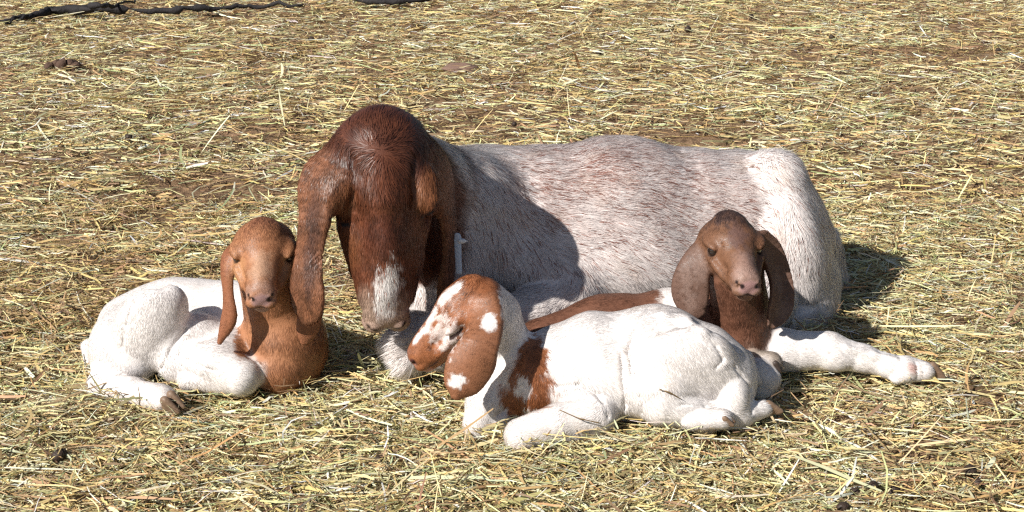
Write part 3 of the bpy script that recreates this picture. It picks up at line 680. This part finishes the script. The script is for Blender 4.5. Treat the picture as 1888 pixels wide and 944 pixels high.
    adopt(hoof('hoof', W(1424, 757, 2.215), (.95, -.2, .1), (0, -.3, 1), .026, None, M_hoof), base)
    adopt(hoof('hoof', W(1342, 774, 2.155), (.9, -.3, -.1), (0, -.3, 1), .018, None, M_hoof), base)
    return base, s, L

def build_right_kid():
    BR = (.12, .065, .045); FC = (.185, .088, .048); s = Sculpt(); s.lump = .0012; s.lumpf = 10; bw = dict(col=WHITE)
    SD = (.17, .075, .045)
    s.limb([(W(1330, 600, 2.50), .062), (W(1240, 608, 2.52), .074), (W(1120, 618, 2.50), .074), (W(1010, 645, 2.46), .064)], k=.03, kin=.03, flow=(-1, 0, 0), col=SD)
    s.ell(W(985, 660, 2.44), (.05, .06, .05), .02, flow=(-1, 0, -.5), col=SD)
    s.ell(W(1100, 680, 2.40), (.10, .05, .05), .02, flow=(-1, 0, -.5), **bw)
    # chest, neck
    s.ell(W(1372, 625, 2.46), (.050, .06, .062), .02, flow=(0, -.3, -1), col=SD, hl=1.3)
    s.cone(W(1358, 510, 2.43), W(1370, 600, 2.46), .050, .055, k=.02, flow=(0, -.3, -1), col=SD, hl=1.3)
    # stretched foreleg to the right
    s.limb([(W(1395, 650, 2.46), .045), (W(1440, 645, 2.44), .040), (W(1530, 648, 2.43), .036), (W(1590, 661, 2.42), .0255), (W(1640, 676, 2.405), .021), (W(1672, 681, 2.40), .0235), (W(1690, 683, 2.395), .0185), (W(1703, 685, 2.392), .0180)], k=.02, kin=.01, **bw)
    s.ell(W(1672, 684, 2.388), (.020, .018, .020), .01, flow=(1, 0, 0), **bw)
    s.ell(W(1545, 660, 2.41), (.03, .02, .024), .01, flow=(1, 0, 0), **bw)
    s.ell(W(1655, 697, 2.385), (.014, .012, .010), .006, flow=(1, 0, -.5), **bw)
    # other forefoot tucked under the chest
    s.limb([(W(1350, 690, 2.38), .030), (W(1395, 690, 2.34), .028), (W(1415, 700, 2.33), .024)], k=.01, **bw)
    s.cone(W(1390, 668, 2.39), W(1422, 668, 2.36), .022, .020, k=.006, col=(.34, .28, .23))
    s.ell(W(1400, 720, 2.34), (.026, .035, .028), .012, flow=(0, 0, -1), **bw)
    s.groove([(1500, 640), (1530, 652), (1555, 650)], -0.0010, 0.0074); s.groove([(1686, 668), (1690, 684), (1688, 698)], -0.0005, 0.0056); s.ridge([(1560, 642), (1610, 655), (1650, 664)], .0035, .010)
    H = .217; f, u = (.12, -.99, -.15), (.02, -.15, .99); o = W(1352, 455, 2.41)
    L, R = head(s, o, f, u, H, FC, dome=1.12, mz=.84, wide=1.18, hl=.6, shut=.15)
    s.ell(L(0, -.15, .15), np.array([.13, .16, .08])*H, .012, R, flow=(0, -.2, -1), col=BR, hl=1.3)
    P = [W(*p) for p in ((1305, 445, 2.44), (1288, 470, 2.42), (1276, 505, 2.405), (1272, 540, 2.40), (1280, 568, 2.395), (1290, 580, 2.395))]
    s.sheet(P, [.018, .026, .032, .035, .027, .014], [.007, .006, .005, .005, .005, .005], [(-.5, -.8, .2), (-.5, -.85, .1), (-.35, -.93, 0), (-.25, -.97, 0), (-.2, -.98, 0), (-.2, -.98, 0)], .2, k=.010, col=(.15, .085, .062))
    P = [W(*p) for p in ((1396, 440, 2.43), (1412, 468, 2.435), (1426, 510, 2.43), (1432, 545, 2.42), (1428, 578, 2.41), (1420, 600, 2.40))]
    s.sheet(P, [.022, .030, .032, .032, .026, .010], [.007, .006, .005, .005, .005, .005], [(.7, -.7, .2), (.8, -.6, 0), (.75, -.65, 0), (.6, -.8, 0), (.4, -.9, 0), (.3, -.95, 0)], -.5, k=.010, col=(.15, .085, .062))
    s.mesh(.0021)
    hp = s.hitp
    s.paint(W(1240, 560, 2.50), (.022, .08, .05), WHITE, .25, .3)
    s.paint(W(1225, 640, 2.46), (.06, .05, .05), WHITE, .3, .3)
    s.paint(L(0, -.25, .18), np.array([.15, .22, .15])*H, (.060, .036, .032), .8, .6, amt=.9, f=40)
    s.paint(L(0, .10, .15), np.array([.08, .16, .10])*H, (.13, .075, .065), .8, .5, amt=.8, f=50)
    s.paint(L(0, .40, .0), np.array([.09, .18, .12])*H, (.30, .19, .155), .7, .2, amt=.8)
    s.paint(L(0, .53, -.1), np.array([.12, .10, .13])*H, (.36, .24, .20), .5, .2, amt=.7)
    head_paint(s, L, H, nose=(.36, .21, .20), lip=(.22, .12, .08)); mouth_line(s, L, H, (.05, .025, .022))
    for q in ((1262, 520), (1270, 560), (1290, 500), (1440, 520), (1450, 570)): s.paint(hp(*q), (.012, .02, .02), (.24, .16, .13), .8, .6, amt=.6, f=60)
    s.paint(W(1405, 640, 2.45), (.02, .04, .03), WHITE, .4, .3)
    s.paint(W(1682, 678, 2.37), (.010, .012, .010), (.60, .42, .38), .8, .3)
    base = empty('goat_kid', (.4, 2.48, 0))
    tag(base, 'dark brown headed kid at the right with one white leg stretched out', 'goat kid', 'goat kids lying in front of the doe')
    b = mkmesh('body', s.V, None, s.F, M_skin, s.C); adopt(b, base)
    h = fur(s, 'coat_hair', None, 140000, .0085, .0008, .045, .045, clump=.32, seed=7, nsoft=.06)
    if h: adopt(h, base)
    for sx in (-1, 1): adopt(ball('eye', L.eyes[(sx+1)//2], .053*H, M_eye, None), base)
    adopt(hoof('hoof', W(1725, 689, 2.385), (.96, -.20, -.15), (.2, -.15, 1), .030, None, M_hoof), base)
    adopt(hoof('hoof', W(1432, 675, 2.345), (.8, -.3, -.35), (.3, 0, 1), .018, None, M_dhoof), base)
    return base, s, L
_q = os.environ.get('ONLY', 'dlfr')
if 'd' in _q: doe = build_doe(); print('doe', round(time.time()-T0, 1), len(doe[1].V))
if 'l' in _q: kl = build_left_kid()
if 'f' in _q: kf = build_front_kid()
if 'r' in _q: kr = build_right_kid()
print('kids', round(time.time()-T0, 1))
# ================================================================== the ground
def gz(x, y):
    p = np.stack([x, y, 0*x], 1); fade = np.clip(1.6-np.hypot(x, y-2.5)/9, 0, 1)
    return fade*(.010*noise(p, .9, 2)+.007*noise(p, 4.2, 5)+.004*noise(p, 19, 1))-.010
def spaced(a, b, d, far, n):
    m = np.arange(a, b, d); g = np.geomspace(d, far, n); return np.concatenate([a-np.cumsum(g)[::-1], m, b+np.cumsum(g)])
xs = spaced(-2.6, 2.6, .016, 400, 26); ys = spaced(1.2, 8.2, .018, 400, 26)
gx, gy = np.meshgrid(xs, ys, indexing='ij'); x, y = gx.ravel(), gy.ravel()
V = np.stack([x, y, gz(x, y)], 1); nx, ny = len(xs), len(ys)
i, j = np.meshgrid(np.arange(nx-1), np.arange(ny-1), indexing='ij'); a = (i*ny+j).ravel()
m, n, b = mat_new('trampled_earth')
tc = n.nodes.new('ShaderNodeTexCoord')
def nz(scale, det=6, rough=.6):
    q = n.nodes.new('ShaderNodeTexNoise'); q.inputs['Scale'].default_value = scale; q.inputs['Detail'].default_value = det; q.inputs['Roughness'].default_value = rough
    n.links.new(tc.outputs['Object'], q.inputs['Vector']); return q
n1, n2, n3 = nz(2.2), nz(38), nz(160)
r1 = n.nodes.new('ShaderNodeValToRGB'); r1.color_ramp.elements[0].color = (.11, .068, .040, 1); r1.color_ramp.elements[1].color = (.40, .27, .165, 1)
r1.color_ramp.elements[0].position = .32; r1.color_ramp.elements[1].position = .68
n.links.new(n2.outputs[0], r1.inputs[0])
mx = n.nodes.new('ShaderNodeMix'); mx.data_type = 'RGBA'; mx.blend_type = 'MULTIPLY'; mx.inputs[0].default_value = .6
r2 = n.nodes.new('ShaderNodeValToRGB'); r2.color_ramp.elements[0].color = (.55, .5, .45, 1); r2.color_ramp.elements[1].color = (1.2, 1.1, 1.0, 1)
n.links.new(n1.outputs[0], r2.inputs[0]); n.links.new(r1.outputs[0], mx.inputs[6]); n.links.new(r2.outputs[0], mx.inputs[7]); n.links.new(mx.outputs[2], b.inputs['Base Color'])
b.inputs['Roughness'].default_value = .9; b.inputs['Specular IOR Level'].default_value = .2
ad = n.nodes.new('ShaderNodeMath'); ad.operation = 'ADD'; n.links.new(n2.outputs[0], ad.inputs[0]); n.links.new(n3.outputs[0], ad.inputs[1])
bp = n.nodes.new('ShaderNodeBump'); bp.inputs['Distance'].default_value = .012; bp.inputs['Strength'].default_value = .8; n.links.new(ad.outputs[0], bp.inputs['Height']); n.links.new(bp.outputs[0], b.inputs['Normal'])
g = mkmesh('ground', V, None, np.stack([a, a+ny, a+ny+1, a+1], 1), m); tag(g, kind='structure')

# ------------------------------------------------------------------ straw litter
PAL = np.array([(.80, .67, .36), (.86, .77, .50), (.68, .53, .23), (.55, .52, .27), (.42, .45, .22), (.42, .28, .15), (.27, .175, .10), (.80, .76, .64), (.54, .36, .16), (.55, .56, .38)])
PW = np.array([.22, .13, .15, .10, .07, .10, .08, .05, .06, .04])
def straw(name, n, x, y, lmul, zmul, seed, wmul=1.0, lab=None, dull=0.0):
    r = np.random.default_rng(seed)
    L = np.clip(np.exp(r.normal(math.log(.029), .62, n)), .006, .17)*lmul
    wd = np.clip(np.exp(r.normal(math.log(.0021), .40, n)), .0009, .0075)*(.75+.25*np.clip(L/.04, 0, 2))*wmul
    yaw = r.uniform(0, 6.283, n)+0; yaw = np.where(r.random(n) < .35, r.normal(0, .5, n), yaw)
    pit = r.normal(0, .10, n); stick = r.random(n) < .012; pit = np.where(stick, r.uniform(.3, 1.1, n), pit)
    bend = r.normal(0, .35, n); kink = r.random(n) < .12; bend = np.where(kink, r.normal(0, 1.4, n), bend)
    z0 = gz(x, y)+.002+np.minimum(zmul*r.exponential(.0065, n), .034)+np.abs(np.sin(pit))*L*.5*.8
    t = np.array([-.5, -.17, .17, .5]); P = []
    ang = yaw[:, None]+bend[:, None]*(t[None]+.5)
    st = (L/3)[:, None]; dx = np.cos(ang)*st; dy = np.sin(ang)*st
    cx = np.cumsum(dx, 1)-dx*1.0; cy = np.cumsum(dy, 1)-dy*1.0
    cx -= cx.mean(1, keepdims=True); cy -= cy.mean(1, keepdims=True)
    cz = np.sin(pit)[:, None]*t[None]*L[:, None]+r.normal(0, .0012, (n, 4))-(bend**2*.006)[:, None]*np.abs(t)[None]*.0
    X_ = x[:, None]+cx*np.cos(pit)[:, None]; Y_ = y[:, None]+cy*np.cos(pit)[:, None]; Z_ = z0[:, None]+cz
    C_ = np.stack([X_, Y_, Z_], -1)
    roll = r.normal(0, .6, n); sx = np.stack([-np.sin(ang)*np.cos(roll)[:, None], np.cos(ang)*np.cos(roll)[:, None], np.repeat(np.sin(roll)[:, None], 4, 1)], -1)
    tp = np.array([.75, 1, 1, .55])[None, :, None]
    Vs = np.stack([C_-sx*tp*wd[:, None, None]*.5, C_+sx*tp*wd[:, None, None]*.5], 2).reshape(-1, 3)
    base = (np.arange(n)*8)[:, None, None]; q = np.array([[0, 2, 3, 1], [2, 4, 5, 3], [4, 6, 7, 5]])[None]
    F = (base+q).reshape(-1, 4)
    ci = r.choice(len(PAL), n, p=PW/PW.sum()); p3 = np.stack([x, y, 0*x], 1)
    # short bits are the old brown trampled ones, the patches vary
    br = np.clip(.27+.55*noise(p3, .9, 6)+.35*noise(p3, 5, 2)-(L/.05-.6)*.4+dull, .04, .9) > r.random(n)
    ci = np.where(br, r.choice([5, 6, 8, 2], n), ci)
    C = PAL[ci]*(1+.16*r.normal(size=(n, 1)))*(1+.05*r.normal(size=(n, 3)))
    C = np.clip(C, .03, .8); Cv = np.repeat(C, 8, 0)*np.tile(np.repeat(np.array([.92, 1, 1, .95]), 2), n)[:, None]
    o = mkmesh(name, Vs, None, F, M_straw, Cv, None, False); tag(o, lab, 'straw', kind='stuff'); return o
r = np.random.default_rng(21)
def field(n, y0, y1, seed, pw=1.0):
    r = np.random.default_rng(seed); X, Y = [], []
    tot = 0
    while tot < n:
        y = y0+(y1-y0)*r.random(n)**pw; x = (r.random(n)*2-1)*(.40*y+.78)*1.12
        p3 = np.stack([x, y, 0*x], 1); k = (.70+.4*noise(p3, 1.3, 4)+.45*noise(p3, 5.5, 9)) > r.random(n)
        X.append(x[k]); Y.append(y[k]); tot += k.sum()
    return np.concatenate(X)[:n], np.concatenate(Y)[:n]
S_ = .12 if PREVIEW else 1
x, y = field(int(285000*S_), 1.55, 3.6, 31); 
lows = [k_[1].V[(k_[1].V[:, 2] < .03) & (k_[1].V[:, 2] > -.005)] for k_ in ([doe] if 'd' in _q else [])+([kl] if 'l' in _q else [])+([kf] if 'f' in _q else [])+([kr] if 'r' in _q else [])]
if lows:   # bedding pushed up against the animals
    lv = np.concatenate(lows); rq = np.random.default_rng(77); m_ = int(9000*S_); pick = lv[rq.integers(0, len(lv), m_)]
    x = np.concatenate([x, pick[:, 0]+rq.normal(0, .018, m_)]); y = np.concatenate([y, pick[:, 1]+rq.normal(0, .018, m_)])
if lows:
    front = lv[rq.integers(0, len(lv), int(3500*S_))]; fx = front[:, 0]+rq.normal(0, .02, len(front)); fy = front[:, 1]-np.abs(rq.normal(0, .02, len(front)))-.004
    straw('loose_straw', len(fx), fx, fy, 1.3, 3.0, 55, lab='loose straw pushed up in front of the goats\' legs and bellies')
straw('straw_litter', len(x), x, y, 1.0, 1.0, 41, lab='trampled straw and hay litter covering the pen floor around the goats')
x, y = field(int(240000*S_), 3.4, 9.5, 32, .9); straw('far_straw_litter', len(x), x, y, 1.25, 1.0, 42, 1.35, dull=.10, lab='straw litter stretching away behind the goats')

# ------------------------------------------------------------------ small things on the ground
def lumpy(name, c, rad, seed, mat, n=18, rough=.25):
    th = np.linspace(0, math.pi, n//2+1); ph = np.linspace(0, 2*math.pi, n, endpoint=False)
    U = np.array([[math.sin(t)*math.cos(p), math.sin(t)*math.sin(p), math.cos(t)] for t in th for p in ph])
    k = 1+rough*noise(U+seed*3.3, .9, seed % 5)+rough*.5*noise(U+seed, 2.6, 3)
    F = np.array([[i*n+j, (i+1)*n+j, (i+1)*n+(j+1) % n, i*n+(j+1) % n] for i in range(n//2) for j in range(n)])
    o = mkmesh(name, U*k[:, None]*np.array(rad), None, F, mat); o.location = c; return o
M_dung = mat_plain('dung', (.045, .030, .022), .55, .3, bump=.002, bscale=260)
M_clod = mat_plain('clod', (.10, .062, .045), .85, .2, bump=.003, bscale=160)
M_stone = mat_plain('stone', (.20, .125, .095), .8, .3, bump=.002, bscale=120)
M_shadow = mat_plain('shadow_dark', (.028, .025, .026), .8, .3, bump=.004, bscale=90)  # near-black colour of the meshes that stand in for a ground shadow
def on_ground(px, py, up=0.0):
    p = G(px, py); return (p[0], p[1], float(gz(np.array([p[0]]), np.array([p[1]]))[0])+up)
o = lumpy('stone', on_ground(849, 131, .014), (.072, .045, .026), 3, M_stone, 24, .12); tag(o, 'flat reddish stone lying in the straw far behind the doe\'s head', 'stone')
cl = empty('dung_clump', on_ground(118, 130, .0)); tag(cl, 'dark clump of dung pellets in the straw near the upper left corner', 'dung')
for i, (dx, dy, dz) in enumerate(((-.055, 0, .016), (-.03, .01, .024), (-.005, -.005, .028), (.022, .006, .026), (.045, 0, .018), (.0, .03, .02), (.03, .03, .02))):
    p = lumpy('pellet', (dx, dy, dz), (.017, .019, .022), 10+i, M_clod, 14, .2); p.parent = cl; p.rotation_euler = (.3*i, .4, .5*i)
src = lumpy('dropping', (0, 0, 0), (.010, .008, .0075), 5, M_dung, 12, .12)
spots = [(1629, 699, 1.2, 'round dark dung pellet just below the stretched white leg'), (1788, 880, 1.9, 'large dark dung pellet in the lower right corner area, behind its smaller neighbour'), (1801, 893, 1.5, 'dung pellet touching the large one near the lower right corner'),
 (1648, 905, 1.5, 'rightmost of three dung pellets in a row at the bottom right'), (1610, 893, 1.6, 'middle one of three dung pellets in a row at the bottom right'), (1578, 900, 1.3, 'leftmost of three dung pellets in a row at the bottom right'),
 (1555, 935, 1.6, 'dark dung pellet cut by the bottom edge, right of centre'), (1268, 57, 2.6, 'biggest dark dung pellet in the far straw, above the doe\'s back'), (1533, 74, 1.8, 'dark dung pellet in the far straw, upper right'), (1105, 103, 1.8, 'dark dung pellet in the straw above the middle of the doe\'s back'),
 (575, 76, 2.2, 'dark dung pellet in the far straw, up and left of the doe\'s head'), (238, 258, 1.8, 'dark dung pellet in the straw above the left kid\'s rump'), (1385, 33, 1.8, 'small dung pellet near the top edge, right of centre'),
 (948, 232, 1.5, 'dung pellet just above the doe\'s shoulder line'), (1840, 95, 1.6, 'dark dung pellet by the right edge of the far straw'), (110, 845, 2.0, 'single dark dung pellet in the lower left corner area'), (700, 850, 1.4, 'dung pellet in the straw in front of the sleeping kid\'s face')]
used = False
for i, (px_, py_, k, lb) in enumerate(spots):
    d = src if not used else src.copy()
    if used: col.objects.link(d)
    used = True; d.location = on_ground(px_, py_, .006*k+.006); d.rotation_euler = (.2*i, .3, 1.1*i); k *= .75; d.scale = (k, k, k)
    tag(d, lb, 'dropping', 'loose dung pellets scattered over the straw')
# shadow at the top left built as a dark crooked limb with two twigs
def stick(name, pts, mat, parent=None, seg=9, jit=.0, seed=1):
    r_ = np.random.default_rng(seed); P = np.array([p[0] for p in pts], float); R_ = np.array([p[1] for p in pts], float)
    t = np.linspace(0, len(P)-1, (len(P)-1)*6+1); i = np.minimum(t.astype(int), len(P)-2); f = (t-i)[:, None]
    C_ = P[i]*(1-f)+P[i+1]*f; rad = (R_[i]*(1-f[:, 0])+R_[i+1]*f[:, 0])*(1+.30*r_.normal(size=len(t))); C_[1:-1] += r_.normal(size=(len(t)-2, 3))*jit
    T = np.gradient(C_, axis=0); T /= np.linalg.norm(T, axis=1)[:, None]; up = np.array([.1, .2, 1.]); A = np.cross(T, up); A /= np.linalg.norm(A, axis=1)[:, None]; B = np.cross(A, T)
    a = np.linspace(0, 2*math.pi, seg, endpoint=False); V = (C_[:, None]+rad[:, None, None]*(np.cos(a)[None, :, None]*A[:, None]+np.sin(a)[None, :, None]*B[:, None])).reshape(-1, 3)
    n = len(t); F = np.array([[k*seg+j, k*seg+(j+1) % seg, (k+1)*seg+(j+1) % seg, (k+1)*seg+j] for k in range(n-1) for j in range(seg)])
    F3 = np.array([[0, (j+1) % seg, j] for j in range(1, seg-1)]+[[(n-1)*seg, (n-1)*seg+j, (n-1)*seg+(j+1) % seg] for j in range(1, seg-1)])
    return mkmesh(name, V, F3, F, mat, None, parent)
br = empty('shadow_mesh', on_ground(250, 22)); tag(br, 'long dark mesh standing in for a shadow on the ground in the upper left corner', 'shadow stand-in')
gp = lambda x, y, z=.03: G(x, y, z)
for nm, pts, sd in (('shadow_limb', [(gp(8, 37), .006), (gp(60, 28), .014), (gp(95, 20, .035), .020), (gp(175, 16, .04), .023), (gp(240, 19), .015), (gp(330, 18), .013), (gp(400, 14), .011), (gp(470, 10), .012), (gp(560, 10), .006)], 1),
                    ('shadow_twig', [(gp(150, 18, .05), .014), (gp(185, 10, .08), .010), (gp(215, 8, .06), .006), (gp(262, -3, .04), .004)], 2),
                    ('shadow_twig', [(gp(60, 30), .010), (gp(30, 36), .006), (gp(-10, 38), .004)], 3)):
    o = stick(nm, pts, M_shadow, None, 9, .006, sd); adopt(o, br)
o = stick('shadow_mesh', [(gp(640, -2), .008), (gp(700, 2), .014), (gp(770, 0), .013), (gp(830, -6), .006)], M_shadow, None, 8, .004, 5); tag(o, 'short black stick at the top edge above the doe\'s head', 'shadow piece')  # second dark piece, added in place of the same shadow
# stems lying against the sleeping kid
M_stem = mat_plain('dry_stem', (.20, .13, .06), .6, .3)
if 'f' in _q:
    hs = kf[1].hitp
    o = stick('dry_stem', [(X(hs(1213, 711), 0, -.006, .001), .0009), (X(hs(1238, 720), 0, -.008, .0), .0011), (X(hs(1262, 732), 0, -.007, .0), .0006)], M_stem, None, 5, .0, 6); tag(o, 'thin dry stem resting on the sleeping kid\'s white flank', 'stem')
    o = stick('dry_stem', [(X(hs(1034, 748), 0, -.006, .001), .0007), (X(hs(1070, 760), 0, -.012, .0), .0011), (X(hs(1112, 776), 0, -.012, 0), .0009)], M_stem, None, 5, .0, 7); tag(o, 'thin dry stem leaning over the sleeping kid\'s folded foreleg', 'stem')
print('script', round(time.time()-T0, 1))
